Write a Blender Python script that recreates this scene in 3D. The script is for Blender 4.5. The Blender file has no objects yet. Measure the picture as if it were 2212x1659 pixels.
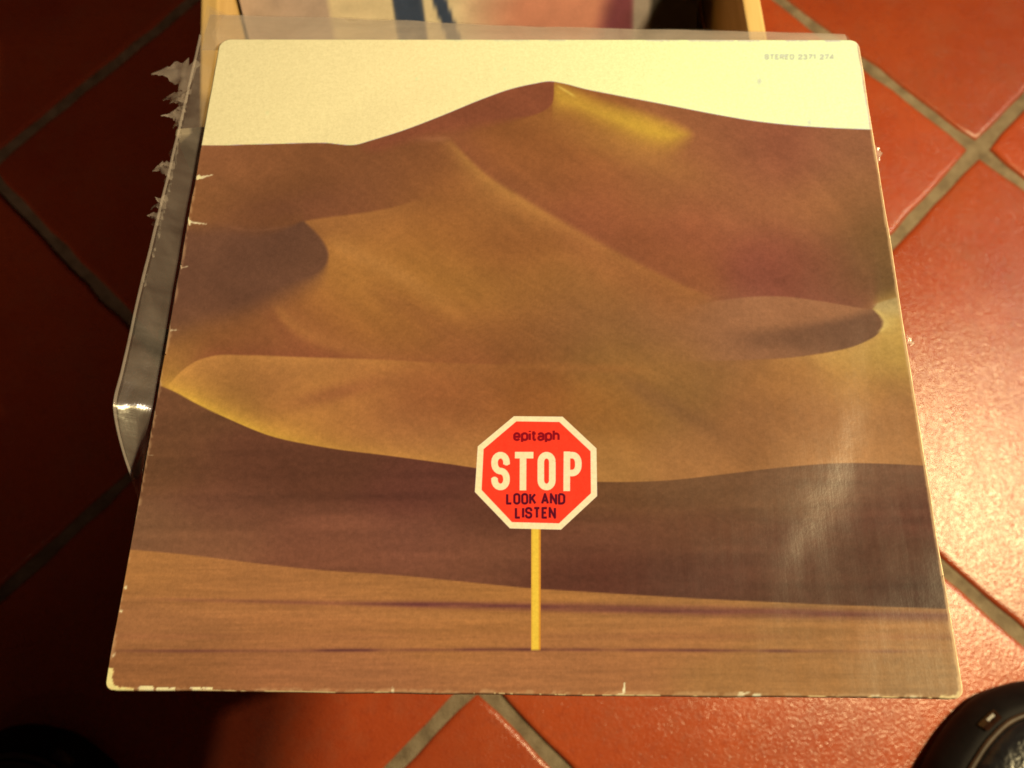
import bpy, math, random
import numpy as np
from mathutils import Matrix, Vector

random.seed(7)
scene = bpy.context.scene
col = scene.collection

# ------------------------------------------------------------------ camera
cam_data = bpy.data.cameras.new('camera')
cam = bpy.data.objects.new('camera', cam_data)
col.objects.link(cam)
CAM_H = 0.7496
right = Vector((0.997877, -0.062513, -0.018239))
up = Vector((0.065119, 0.957937, 0.279492))
back = Vector((0.0, -0.280086, 0.959975))
m = Matrix.Identity(4)
for i in range(3):
    m[i][0], m[i][1], m[i][2] = right[i], up[i], back[i]
m[2][3] = CAM_H
cam.matrix_world = m
cam_data.sensor_width = 36.0
cam_data.lens = 2060 / 2212 * 36
cam_data.clip_start = 0.02
cam_data.clip_end = 60
cam_data.dof.use_dof = True
cam_data.dof.focus_distance = 0.40
cam_data.dof.aperture_fstop = 10.0
scene.camera = cam

# ------------------------------------------------------------------ world, lamps, exposure
world = bpy.data.worlds.new('World')
scene.world = world
world.use_nodes = True
wb = world.node_tree.nodes['Background']
wb.inputs['Color'].default_value = (1.0, 0.50, 0.30, 1)
wb.inputs['Strength'].default_value = 0.014


def area(name, loc, aim, size, power, colour):
    d = bpy.data.lights.new(name, 'AREA')
    d.shape = 'DISK'
    d.size = size
    d.energy = power
    d.color = colour
    o = bpy.data.objects.new(name, d)
    col.objects.link(o)
    o.location = loc
    o.rotation_euler = (Vector(aim) - Vector(loc)).to_track_quat('-Z', 'Y').to_euler()
    return o


LAMP = (0.72, 0.165, 1.00)
area('warm_lamp', LAMP, (0.05, 0.15, 0.35), 0.09, 17.8, (1.0, 0.78, 0.38))
area('far_lamp', (2.2, 0.75, 2.2), (0.0, 0.1, 0.2), 0.07, 20.0, (1.0, 0.82, 0.62))
sp = bpy.data.lights.new('fill_spot', 'SPOT')  # added fill without a known source, lifts the dark upper left floor
sp.energy = 30.0
sp.color = (1.0, 0.62, 0.40)
sp.spot_size = math.radians(25)
sp.spot_blend = 1.0
sp.shadow_soft_size = 0.15
spo = bpy.data.objects.new('fill_spot', sp)
col.objects.link(spo)
spo.location = (-0.9, -1.2, 1.3)
spo.rotation_euler = (Vector((-0.46, 0.72, 0.0)) - Vector(spo.location)).to_track_quat('-Z', 'Y').to_euler()

vs = scene.view_settings
vs.view_transform = 'Standard'
vs.look = 'None'
vs.exposure = 0.0
vs.gamma = 1.0
vs.use_curve_mapping = False


# ------------------------------------------------------------------ helpers
def tag(o, label=None, cat=None, group=None, kind=None):
    if label:
        o['label'] = label
    if cat:
        o['category'] = cat
    if group:
        o['group'] = group
    if kind:
        o['kind'] = kind
    return o


def link(name, mesh, mat=None, parent=None, smooth=True):
    o = bpy.data.objects.new(name, mesh)
    col.objects.link(o)
    if mat is not None and not mesh.materials:
        mesh.materials.append(mat)
    if parent is not None:
        o.parent = parent
    if smooth and len(mesh.polygons):
        mesh.polygons.foreach_set('use_smooth', np.ones(len(mesh.polygons), bool))
    return o


def mesh_from(name, V, F, colours=None):
    """V (n,3) array, F (k,4) or (k,3) array, all faces alike."""
    V = np.asarray(V, np.float32)
    me = bpy.data.meshes.new(name)
    if isinstance(F, np.ndarray):
        k, c = F.shape
        me.vertices.add(len(V))
        me.vertices.foreach_set('co', V.ravel())
        me.loops.add(k * c)
        me.loops.foreach_set('vertex_index', F.astype(np.int32).ravel())
        me.polygons.add(k)
        me.polygons.foreach_set('loop_start', np.arange(0, k * c, c, dtype=np.int32))
        me.update(calc_edges=True)
    else:
        me.from_pydata(V.tolist(), [], F)
        me.update()
    if colours is not None:
        a = me.color_attributes.new('print', 'FLOAT_COLOR', 'POINT')
        rgba = np.ones((len(V), 4), np.float32)
        rgba[:, :3] = colours
        a.data.foreach_set('color', rgba.ravel())
    return me


def grid_faces(nu, nv):
    i, j = np.meshgrid(np.arange(nu - 1), np.arange(nv - 1))
    a = (j * nu + i).ravel()
    return np.stack([a, a + 1, a + nu + 1, a + nu], 1)


def empty(name, loc=(0, 0, 0)):
    o = bpy.data.objects.new(name, None)
    col.objects.link(o)
    o.location = loc
    o.empty_display_size = 0.02
    return o


def sm(a, b, x):
    t = np.clip((x - a) / (b - a), 0, 1)
    return t * t * (3 - 2 * t)


def vnoise(x, y, seed=0):
    xi = np.floor(x).astype(np.int64)
    yi = np.floor(y).astype(np.int64)
    fx = x - xi
    fy = y - yi
    fx = fx * fx * (3 - 2 * fx)
    fy = fy * fy * (3 - 2 * fy)

    def h(a, b):
        n = (a * 374761393 + b * 668265263 + seed * 1442695041) & 0xffffffff
        n = ((n ^ (n >> 13)) * 1274126177) & 0xffffffff
        return ((n ^ (n >> 16)) & 0xffff) / 65535.0
    return (h(xi, yi) * (1 - fx) + h(xi + 1, yi) * fx) * (1 - fy) + (h(xi, yi + 1) * (1 - fx) + h(xi + 1, yi + 1) * fx) * fy


def s2l(c):
    c = np.asarray(c, float) / 255.0
    return np.where(c <= 0.04045, c / 12.92, ((c + 0.055) / 1.055) ** 2.4)


def crv(pts):
    """smooth curve y(x) through the points"""
    p = np.array(pts, float)
    x, y = p[:, 0], p[:, 1]
    d = np.gradient(y, x)

    def f(q):
        q = np.asarray(q, float)
        k = np.clip(np.searchsorted(x, q) - 1, 0, len(x) - 2)
        h = x[k + 1] - x[k]
        t = np.clip((q - x[k]) / h, -0.6, 1.6)
        t2, t3 = t * t, t * t * t
        return (2 * t3 - 3 * t2 + 1) * y[k] + (t3 - 2 * t2 + t) * h * d[k] + (3 * t2 - 2 * t3) * y[k + 1] + (t3 - t2) * h * d[k + 1]
    return f


def closed_smooth(pts, n=6):
    p = np.array(pts, float)
    out = []
    N = len(p)
    for i in range(N):
        a, b, c, d = p[i - 1], p[i], p[(i + 1) % N], p[(i + 2) % N]
        for k in range(n):
            t = k / n
            out.append(0.5 * ((2 * b) + (c - a) * t + (2 * a - 5 * b + 4 * c - d) * t * t + (-a + 3 * b - 3 * c + d) * t ** 3))
    return np.array(out)


def poly_sd(X, Y, P):
    """signed distance, negative inside"""
    d2 = np.full(X.shape, 1e18)
    ins = np.zeros(X.shape, bool)
    N = len(P)
    for i in range(N):
        ax, ay = P[i]
        bx, by = P[(i + 1) % N]
        ex, ey = bx - ax, by - ay
        wx, wy = X - ax, Y - ay
        t = np.clip((wx * ex + wy * ey) / (ex * ex + ey * ey + 1e-12), 0, 1)
        d2 = np.minimum(d2, (wx - ex * t) ** 2 + (wy - ey * t) ** 2)
        if ay != by:
            c = ((ay > Y) != (by > Y)) & (X < (bx - ax) * (Y - ay) / (by - ay) + ax)
            ins ^= c
    d = np.sqrt(d2)
    return np.where(ins, -d, d)


# ------------------------------------------------------------------ material helpers
def new_mat(name):
    mt = bpy.data.materials.new(name)
    mt.use_nodes = True
    nt = mt.node_tree
    return mt, nt, nt.nodes, nt.links, nt.nodes['Principled BSDF']


def noise_node(nt, scale, detail=3, rough=0.55, src=None, dist=0.0):
    n = nt.nodes.new('ShaderNodeTexNoise')
    n.inputs['Scale'].default_value = scale
    n.inputs['Detail'].default_value = detail
    n.inputs['Roughness'].default_value = rough
    n.inputs['Distortion'].default_value = dist
    if src is not None:
        nt.links.new(src, n.inputs['Vector'])
    return n


def ramp(nt, src, stops):
    r = nt.nodes.new('ShaderNodeValToRGB')
    el = r.color_ramp.elements
    while len(el) < len(stops):
        el.new(0.5)
    for e, (p, c) in zip(el, stops):
        e.position = p
        e.color = c if len(c) == 4 else (*c, 1)
    nt.links.new(src, r.inputs[0])
    return r


def bump(nt, height, strength, dist, prev=None):
    b = nt.nodes.new('ShaderNodeBump')
    b.inputs['Strength'].default_value = strength
    b.inputs['Distance'].default_value = dist
    nt.links.new(height, b.inputs['Height'])
    if prev is not None:
        nt.links.new(prev, b.inputs['Normal'])
    return b.outputs[0]


def mixrgb(nt, a, b, fac, mode='MIX'):
    n = nt.nodes.new('ShaderNodeMix')
    n.data_type = 'RGBA'
    n.blend_type = mode
    for s, v in ((n.inputs[0], fac), (n.inputs[6], a), (n.inputs[7], b)):
        if hasattr(v, 'is_linked'):
            nt.links.new(v, s)
        else:
            s.default_value = v
    return n.outputs[2]


def coords(nt, kind='Object', scale=(1, 1, 1)):
    t = nt.nodes.new('ShaderNodeTexCoord')
    mp = nt.nodes.new('ShaderNodeMapping')
    mp.inputs['Scale'].default_value = scale
    nt.links.new(t.outputs[kind], mp.inputs['Vector'])
    return mp.outputs[0]


# terracotta tile
def mat_tile():
    mt, nt, N, L, P = new_mat('terracotta_tile')
    g = N.new('ShaderNodeNewGeometry').outputs['Position']
    oi = N.new('ShaderNodeObjectInfo')
    big = noise_node(nt, 9.0, 4, 0.6, g)
    fine = noise_node(nt, 160.0, 4, 0.65, g)
    c1 = ramp(nt, big.outputs['Fac'], [(0.30, (0.335, 0.050, 0.015)), (0.70, (0.430, 0.076, 0.021))])
    c2 = mixrgb(nt, c1.outputs[0], (0.255, 0.036, 0.013, 1), ramp(nt, fine.outputs['Fac'], [(0.52, (0, 0, 0)), (0.80, (0.7, 0.7, 0.7))]).outputs[0])
    scr = noise_node(nt, 1.0, 3, 0.7, None)
    mp = N.new('ShaderNodeMapping')
    mp.inputs['Rotation'].default_value = (0, 0, 0.9)
    mp.inputs['Scale'].default_value = (26, 620, 1)
    L.new(g, mp.inputs['Vector'])
    L.new(mp.outputs[0], scr.inputs['Vector'])
    blo = noise_node(nt, 24, 5, 0.7, g)
    c2 = mixrgb(nt, c2, (0.46, 0.20, 0.12, 1), ramp(nt, scr.outputs['Fac'], [(0.70, (0, 0, 0)), (0.80, (0.45, 0.45, 0.45))]).outputs[0])
    c2 = mixrgb(nt, c2, (0.33, 0.105, 0.055, 1), ramp(nt, blo.outputs['Fac'], [(0.48, (0, 0, 0)), (0.72, (0.40, 0.40, 0.40))]).outputs[0])
    hv = N.new('ShaderNodeHueSaturation')
    L.new(c2, hv.inputs['Color'])
    mr = N.new('ShaderNodeMapRange')
    mr.inputs['To Min'].default_value = 0.80
    mr.inputs['To Max'].default_value = 1.10
    L.new(oi.outputs['Random'], mr.inputs['Value'])
    L.new(mr.outputs[0], hv.inputs['Value'])
    L.new(hv.outputs[0], P.inputs['Base Color'])
    rr = N.new('ShaderNodeMapRange')
    rr.inputs['To Min'].default_value = 0.22
    rr.inputs['To Max'].default_value = 0.33
    L.new(noise_node(nt, 40, 4, 0.6, g).outputs['Fac'], rr.inputs['Value'])
    L.new(rr.outputs[0], P.inputs['Roughness'])
    b1 = bump(nt, noise_node(nt, 620, 1, 0.5, g, 0.2).outputs['Fac'], 0.42, 0.0009)
    b2 = bump(nt, noise_node(nt, 1300, 2, 0.5, g).outputs['Fac'], 0.25, 0.0003, b1)
    b3 = bump(nt, noise_node(nt, 30, 3, 0.5, g).outputs['Fac'], 0.12, 0.003, b2)
    L.new(b3, P.inputs['Normal'])
    P.inputs['Specular IOR Level'].default_value = 0.70
    return mt


def mat_grout():
    mt, nt, N, L, P = new_mat('grout')
    g = N.new('ShaderNodeNewGeometry').outputs['Position']
    n = noise_node(nt, 60, 5, 0.65, g)
    c = ramp(nt, n.outputs['Fac'], [(0.28, (0.105, 0.072, 0.042)), (0.5, (0.205, 0.155, 0.098)), (0.74, (0.300, 0.240, 0.165))])
    L.new(c.outputs[0], P.inputs['Base Color'])
    P.inputs['Roughness'].default_value = 0.75
    L.new(bump(nt, noise_node(nt, 420, 4, 0.7, g).outputs['Fac'], 0.7, 0.0016), P.inputs['Normal'])
    return mt


def mat_print(name, rough=0.36, streak=True):
    mt, nt, N, L, P = new_mat(name)
    a = N.new('ShaderNodeAttribute')
    a.attribute_name = 'print'
    obc = coords(nt, 'Object')
    gr = noise_node(nt, 1000, 3, 0.7, obc)
    g2 = noise_node(nt, 520, 3, 0.6, obc)
    f1 = ramp(nt, gr.outputs['Fac'], [(0.25, (0.89, 0.90, 0.88)), (0.75, (1.09, 1.08, 1.10))])
    f2 = ramp(nt, g2.outputs['Fac'], [(0.25, (0.94, 0.93, 0.92)), (0.75, (1.05, 1.05, 1.06))])
    c = mixrgb(nt, a.outputs['Color'], f1.outputs[0], 1.0, 'MULTIPLY')
    c = mixrgb(nt, c, f2.outputs[0], 1.0, 'MULTIPLY')
    L.new(c, P.inputs['Base Color'])
    P.inputs['Roughness'].default_value = rough
    P.inputs['Specular IOR Level'].default_value = 0.36
    if streak:
        sv = coords(nt, 'Object', (190, 16, 16))
        s = noise_node(nt, 1.0, 5, 0.65, sv)
        blot = noise_node(nt, 55, 4, 0.6, obc)
        mr = N.new('ShaderNodeMapRange')
        mr.inputs['From Min'].default_value = 0.30
        mr.inputs['From Max'].default_value = 0.70
        mr.inputs['To Min'].default_value = rough - 0.04
        mr.inputs['To Max'].default_value = rough + 0.09
        L.new(mixrgb(nt, s.outputs['Fac'], blot.outputs['Fac'], 0.45), mr.inputs['Value'])
        L.new(mr.outputs[0], P.inputs['Roughness'])
        b = bump(nt, s.outputs['Fac'], 0.05, 0.0010)
        b = bump(nt, blot.outputs['Fac'], 0.10, 0.0015, b)
        b = bump(nt, gr.outputs['Fac'], 0.12, 0.0002, b)
        L.new(b, P.inputs['Normal'])
    return mt


def mat_simple(name, c0, c1, scale, rough, bs=0.0, bd=0.001, bscale=None, stretch=(1, 1, 1), spec=0.5):
    mt, nt, N, L, P = new_mat(name)
    oc = coords(nt, 'Object', stretch)
    n = noise_node(nt, scale, 4, 0.6, oc)
    L.new(ramp(nt, n.outputs['Fac'], [(0.3, c0), (0.7, c1)]).outputs[0], P.inputs['Base Color'])
    P.inputs['Roughness'].default_value = rough
    P.inputs['Specular IOR Level'].default_value = spec
    if bs:
        L.new(bump(nt, noise_node(nt, bscale or scale, 4, 0.6, oc).outputs['Fac'], bs, bd), P.inputs['Normal'])
    return mt


def mat_film(lo=0.01, hi=0.11):
    """clear polythene: mostly see-through, a little milky, with a sharp gloss"""
    mt, nt, N, L, P = new_mat('polythene_film')
    N.remove(P)
    out = N['Material Output']
    oc = coords(nt, 'Object')
    n = noise_node(nt, 26, 5, 0.62, oc, 0.8)
    st = noise_node(nt, 1.0, 4, 0.6, coords(nt, 'Object', (30, 160, 30)))
    tr = N.new('ShaderNodeBsdfTransparent')
    tr.inputs['Color'].default_value = (0.94, 0.93, 0.92, 1)
    df = N.new('ShaderNodeBsdfDiffuse')
    df.inputs['Color'].default_value = (0.80, 0.71, 0.68, 1)
    tl = N.new('ShaderNodeBsdfTranslucent')
    tl.inputs['Color'].default_value = (0.80, 0.71, 0.68, 1)
    dm = N.new('ShaderNodeMixShader')
    dm.inputs[0].default_value = 0.3
    L.new(df.outputs[0], dm.inputs[1])
    L.new(tl.outputs[0], dm.inputs[2])
    al = N.new('ShaderNodeMapRange')
    al.inputs['From Min'].default_value = 0.3
    al.inputs['From Max'].default_value = 0.7
    al.inputs['To Min'].default_value = lo
    al.inputs['To Max'].default_value = hi
    L.new(mixrgb(nt, n.outputs['Fac'], st.outputs['Fac'], 0.35), al.inputs['Value'])
    m1 = N.new('ShaderNodeMixShader')
    L.new(al.outputs[0], m1.inputs[0])
    L.new(tr.outputs[0], m1.inputs[1])
    L.new(dm.outputs[0], m1.inputs[2])
    gl = N.new('ShaderNodeBsdfGlossy')
    gl.inputs['Roughness'].default_value = 0.17
    fr = N.new('ShaderNodeLayerWeight')
    pw = N.new('ShaderNodeMath')
    pw.operation = 'POWER'
    pw.inputs[1].default_value = 4.0
    L.new(fr.outputs['Facing'], pw.inputs[0])
    ma = N.new('ShaderNodeMath')
    ma.operation = 'MULTIPLY_ADD'
    ma.inputs[1].default_value = 0.55
    ma.inputs[2].default_value = 0.045
    L.new(pw.outputs[0], ma.inputs[0])
    m2 = N.new('ShaderNodeMixShader')
    L.new(ma.outputs[0], m2.inputs[0])
    L.new(m1.outputs[0], m2.inputs[1])
    L.new(gl.outputs[0], m2.inputs[2])
    b = bump(nt, n.outputs['Fac'], 0.16, 0.003)
    b = bump(nt, st.outputs['Fac'], 0.07, 0.0012, b)
    for sh in (gl, df, fr):
        L.new(b, sh.inputs['Normal'])
    L.new(m2.outputs[0], out.inputs['Surface'])
    return mt


M = {
    'tile': mat_tile(),
    'grout': mat_grout(),
    'print': mat_print('laminated_print', 0.235),
    'print_back': mat_print('matt_print', 0.5, False),
    'board': mat_print('board_edge', 0.7, False),
    'kraft': mat_simple('back_board', (0.42, 0.33, 0.22), (0.5, 0.41, 0.29), 40, 0.7),
    'film': mat_film(),
    'shred': mat_film(0.22, 0.50),
    'flap': mat_film(0.30, 0.46),
    'seam': mat_film(0.16, 0.30),
    'wood': mat_simple('pale_wood', (0.56, 0.36, 0.13), (0.74, 0.52, 0.23), 7, 0.5, 0.15, 0.001, 60, (9, 1, 9)),
    'sleeve_dark': mat_simple('dark_card', (0.05, 0.04, 0.035), (0.09, 0.07, 0.06), 30, 0.5),
    'sleeve_pale': mat_simple('pale_card', (0.42, 0.36, 0.27), (0.52, 0.46, 0.36), 30, 0.5),
    'rubber': mat_simple('black_rubber', (0.005, 0.004, 0.005), (0.009, 0.007, 0.008), 60, 0.62, 0.3, 0.0006, 300, spec=0.12),
    'leather': mat_simple('black_leather', (0.007, 0.007, 0.010), (0.015, 0.015, 0.021), 45, 0.30, 0.75, 0.0040, 38),
    'piping': mat_simple('brown_piping', (0.030, 0.018, 0.012), (0.070, 0.042, 0.028), 90, 0.5),
    'inset': mat_simple('brown_inset', (0.014, 0.006, 0.004), (0.040, 0.016, 0.010), 140, 0.16),
    'glint': mat_simple('pale_glint', (0.5, 0.5, 0.5), (0.6, 0.6, 0.6), 60, 0.25),  # pale colour standing in for a glint on the shoe rim
    'lining': mat_simple('dark_lining', (0.006, 0.006, 0.007), (0.010, 0.010, 0.012), 60, 0.9),
}

# ------------------------------------------------------------------ floor: grout bed and single tiles
TH, OA, OB, PITCH = 0.733752548, 0.582536506, 0.639097204, 0.31
n1 = np.array([math.cos(TH), math.sin(TH)])
n2 = np.array([-math.sin(TH), math.cos(TH)])
S = 3.0
fm = bpy.data.meshes.new('floor')
fm.from_pydata([(-S, -S, -0.0022), (S, -S, -0.0022), (S, S, -0.0022), (-S, S, -0.0022),
                (-S, -S, -0.05), (S, -S, -0.05), (S, S, -0.05), (-S, S, -0.05)], [],
               [(0, 1, 2, 3), (7, 6, 5, 4), (0, 4, 5, 1), (1, 5, 6, 2), (2, 6, 7, 3), (3, 7, 4, 0)])
floor = link('floor', fm, M['grout'], smooth=False)
tag(floor, 'terracotta tiled floor with grey brown grout', None, None, 'structure')


def tile_mesh(seed):
    r = random.Random(seed)
    h = 0.1500
    n = 14
    loop = []
    ph = [r.random() * 6.28 for _ in range(8)]
    base = []
    for s in range(4):
        for k in range(n):
            t = -1 + 2 * k / n
            base.append([(t, -1), (1, t), (-t, 1), (-1, -t)][s])
    rings = []
    for ins, z in ((0.0002, -0.012), (0.0, -0.0030), (0.0008, -0.0011), (0.0026, -0.0002), (0.0055, 0.0)):
        ring = []
        for q, (x, y) in enumerate(base):
            a = 6.2832 * q / len(base)
            wob = 0.0005 * math.sin(7 * a + ph[0]) + 0.0006 * math.sin(19 * a + ph[1]) + 0.0005 * math.sin(31 * a + ph[2]) + r.uniform(-0.0004, 0.0004)
            px, py = x * h, y * h
            cr = 0.006
            ax, ay = abs(px), abs(py)
            if ax > h - cr and ay > h - cr:
                dx, dy = ax - (h - cr), ay - (h - cr)
                mx = max(dx, dy)
                l = math.hypot(dx, dy)
                f = mx / l if l else 1
                px = math.copysign(h - cr + dx * f, px)
                py = math.copysign(h - cr + dy * f, py)
            l = math.hypot(px, py)
            sc = (l - ins - wob) / l
            ring.append((px * sc, py * sc, z))
        rings.append(ring)
    V = [p for ring in rings for p in ring]
    m_ = len(base)
    F = []
    for k in range(len(rings) - 1):
        for i in range(m_):
            j = (i + 1) % m_
            F.append((k * m_ + i, k * m_ + j, (k + 1) * m_ + j, (k + 1) * m_ + i))
    F.append(tuple(range((len(rings) - 1) * m_, len(rings) * m_)))
    me = bpy.data.meshes.new('floor_tile')
    me.from_pydata(V, [], F)
    me.materials.append(M['tile'])
    me.update()
    return me


tile_meshes = [tile_mesh(s) for s in range(6)]
rt = random.Random(3)
for i in range(-9, 12):
    for j in range(-9, 12):
        c = n1 * (OA - (i + 0.5) * PITCH) + n2 * (OB - (j + 0.5) * PITCH)
        if abs(c[0]) > 1.9 or abs(c[1] - 0.25) > 1.9:
            continue
        o = link('floor_tile', tile_meshes[(i * 3 + j * 5) % 6], None, floor)
        o.location = (c[0], c[1], 0.0005 + rt.uniform(-0.0004, 0.0004))
        o.rotation_euler = (rt.uniform(-0.0015, 0.0015), rt.uniform(-0.0015, 0.0015), TH + rt.choice([0, 1, 2, 3]) * math.pi / 2 + rt.uniform(-0.002, 0.002))

# ------------------------------------------------------------------ crate
YAW = math.radians(-0.9)          # crate long sides
CY0, CY1 = 0.075, 0.66            # front and back, outer
CX0, CX1 = -0.181, 0.171          # at y = 0.40, outer
RIM = 0.24
TK = 0.0112


def bevel_box(name, x0, x1, y0, y1, z0, z1, b=0.0015):
    import bmesh
    bm = bmesh.new()
    vs_ = [bm.verts.new((x, y, z)) for z in (z0, z1) for y in (y0, y1) for x in (x0, x1)]
    for f in ((0, 2, 3, 1), (4, 5, 7, 6), (0, 1, 5, 4), (2, 6, 7, 3), (0, 4, 6, 2), (1, 3, 7, 5)):
        bm.faces.new([vs_[k] for k in f])
    bmesh.ops.bevel(bm, geom=bm.edges[:], offset=b, segments=2, affect='EDGES', profile=0.6)
    me = bpy.data.meshes.new(name)
    bm.to_mesh(me)
    bm.free()
    return me


crate = empty('record_crate', (-0.005, 0.40, 0.0))
crate.rotation_euler = (0, 0, -YAW)
tag(crate, 'pale wooden record crate standing on the tiles under the dune cover', 'crate')
hx = (CX1 - CX0) / 2
yf, yb = CY0 - 0.40, CY1 - 0.40
for sx in (-1, 1):
    xa, xb = sorted((sx * hx, sx * (hx - TK)))
    me = bevel_box('side_board', xa, xb, -0.200, yb, 0.143, RIM)
    for v_ in me.vertices:                                     # the front shoulder is cut away at a slant
        if v_.co.y < -0.1:
            v_.co.y += 0.125 * (v_.co.z - 0.143) / (RIM - 0.143)
    link('side_board', me, M['wood'], crate, False)
    link('side_board', bevel_box('side_board', xa, xb, yf, yb, 0.020, 0.140), M['wood'], crate, False)
for ya, yb_ in ((yf, yf + TK), (yb - TK, yb)):
    link('end_board', bevel_box('end_board', -hx + TK + 0.0004, hx - TK - 0.0004, ya + 0.0005, yb_ - 0.0005, 0.020, (RIM - 0.004) if ya > 0 else 0.136), M['wood'], crate, False)
link('base_board', bevel_box('base_board', -hx + TK + 0.0006, hx - TK - 0.0006, yf + TK + 0.0006, yb - TK - 0.0006, 0.0262, 0.0382), M['wood'], crate, False)
for sx in (-1, 1):
    for yy in (yf + 0.03, yb - 0.03):
        link('foot', bevel_box('foot', sx * (hx - 0.034) - 0.016, sx * (hx - 0.034) + 0.016, yy - 0.016, yy + 0.016, 0.0012, 0.0260), M['wood'], crate, False)

# ------------------------------------------------------------------ records standing in the crate
CORN = {'TL': (-0.1356, 0.3107, 0.3381), 'TR': (0.1831, 0.2862, 0.3381), 'BR': (0.1563, -0.0222, 0.3813), 'BL': (-0.1578, 0.0002, 0.3812)}
cTL, cTR, cBR, cBL = (np.array(CORN[k]) for k in ('TL', 'TR', 'BR', 'BL'))
NRM = np.cross(cTR - cBL, cTL - cBR)
NRM /= np.linalg.norm(NRM)
if NRM[2] < 0:
    NRM = -NRM
LP = 0.315


def cover_base(u, v):
    u = np.asarray(u, float)[..., None]
    v = np.asarray(v, float)[..., None]
    inside = (u > 0) & (u < 1) & (v > 0) & (v < 1)             # the worn board is not quite a square
    u, v = u + np.where(inside, 0.0065 * u * (1 - u), 0), v - np.where(inside, 0.027 * v * (1 - v), 0)
    return (cBL * (1 - u) + cBR * u) * (1 - v) + (cTL * (1 - u) + cTR * u) * v


def sleeve_slab(name, w, h, t):
    return bevel_box(name, -w / 2, w / 2, -t / 2, t / 2, 0, h, 0.001)


sup = sleeve_slab('record_sleeve', LP, LP, 0.005)
sup.materials.append(M['sleeve_pale'])
sup2 = sup.copy()
sup2.materials.clear()
sup2.materials.append(M['sleeve_dark'])


def under_cover(y):
    return cBL[2] + (cTL[2] - cBL[2]) * y / 0.3105 - 0.0056


PLACES = ('first', 'second', 'third', 'fourth', 'fifth', 'sixth')
for k in range(6):
    y = 0.1015 + 0.0125 * k
    lean = 0.0
    while 0.0387 + LP * math.cos(lean) + 0.0025 * math.sin(lean) > under_cover(y + LP * math.sin(lean) + 0.003) and lean < 0.8:
        lean += 0.002
    o = link('record_sleeve', sup if k % 2 else sup2, None, None, False)
    o.location = (0.0025 + random.uniform(-0.001, 0.001), y, 0.0387)
    o.rotation_euler = (-lean, 0, -YAW)
    tag(o, PLACES[k] + ' upright record sleeve from the crate front, under the dune cover', 'record sleeve', 'records standing in the crate')
for k in range(5):  # out of view in the crate, put in to lengthen its shadow leftwards
    o = link('record_sleeve', sup2 if k % 2 else sup, None, None, False)
    o.location = (-0.005 + random.uniform(-0.003, 0.003), 0.366 + 0.017 * k, 0.0415)
    o.rotation_euler = (-math.radians(33), 0, -YAW)
    tag(o, PLACES[k] + ' leaning record sleeve behind the pale sandy one', 'record sleeve', 'records leaning in the crate')

# the leaning sleeve that shows behind the cover: printed with a pale beach scene
nu, nv = 150, 150
uu, vv = np.meshgrid(np.linspace(0, 1, nu), np.linspace(0, 1, nv))
c = np.zeros((nv, nu, 3))
c[:] = (214, 176, 112)


def lay(a, colour, mask):
    return a * (1 - mask[..., None]) + np.array(colour, float) * mask[..., None]


c = lay(c, (206, 156, 106), sm(0.42, 0.60, uu) * sm(0.90, 0.74, uu) * 0.9)
c = lay(c, (188, 106, 66), sm(0.44, 0.62, uu) * sm(0.72, 0.56, vv + 0.04 * vnoise(uu * 14, vv * 10, 6)) * 0.85)
c = lay(c, (178, 140, 100), sm(0.192, 0.182, uu) * 0.95)
c = lay(c, (108, 48, 42), sm(0.79, 0.85, uu + 0.30 * (0.62 - vv)))
c = lay(c, (146, 118, 84), sm(0.850, 0.856, uu) * sm(0.70, 0.66, vv))
c = lay(c, (58, 46, 30), sm(0.890, 0.896, uu))
leg = sm(0.006, 0.0, np.abs(uu - 0.357 - 0.02 * (0.66 - vv)) - 0.029)
leg2 = sm(0.006, 0.0, np.abs(uu - (0.398 + 0.26 * (0.69 - vv))) - 0.0125)
leg = leg * sm(0.44, 0.455, vv) * sm(0.76, 0.74, vv)
leg2 = leg2 * sm(0.45, 0.465, vv) * sm(0.75, 0.73, vv)
body = sm(1.05, 0.95, np.hypot((uu - 0.368) / 0.052, (vv - 0.80) / 0.085))
head = sm(1.1, 0.9, np.hypot((uu - 0.37) / 0.020, (vv - 0.915) / 0.026))
c = lay(c, (120, 92, 66), body)
c = lay(c, (110, 74, 52), head)
c = lay(c, (56, 60, 62), leg)
c = lay(c, (56, 60, 62), leg2)
c = c * (0.94 + 0.12 * vnoise(uu * 40, vv * 40, 4))[..., None]
colr = np.clip(s2l(np.clip(c, 0, 255)) / np.array([0.95, 0.70, 0.34]), 0, 0.85)
V = np.stack([(uu - 0.5) * LP, np.full_like(uu, -0.0028), vv * LP], -1).reshape(-1, 3)
beach = empty('record_sleeve', (-0.0075, 0.344, 0.0415))
LEAN = math.radians(33)
beach.rotation_euler = (-LEAN, 0, -YAW + math.radians(0.6))
tag(beach, 'pale sandy record sleeve with blue trouser legs leaning at the crate back', 'record sleeve')
link('front_panel', mesh_from('front_panel', V, grid_faces(nu, nv), colr.reshape(-1, 3)), M['print_back'], beach)
link('board', bevel_box('board', -LP / 2, LP / 2, -0.0026, 0.0022, 0.0, LP, 0.0008), M['sleeve_pale'], beach, False)

# ------------------------------------------------------------------ dune record cover
HM = np.array([[1826.57875, 412.74178, 228.0], [0.30957, -1371.13515, 1488.0], [-0.01175, 0.34327, 1.0]])   # cover square -> drawing units of the artwork
HI = np.linalg.inv(HM)


def to_art(u, v):
    w = HM[2, 0] * u + HM[2, 1] * v + 1.0
    return (HM[0, 0] * u + HM[0, 1] * v + HM[0, 2]) / w, (HM[1, 0] * u + HM[1, 1] * v + HM[1, 2]) / w


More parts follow.
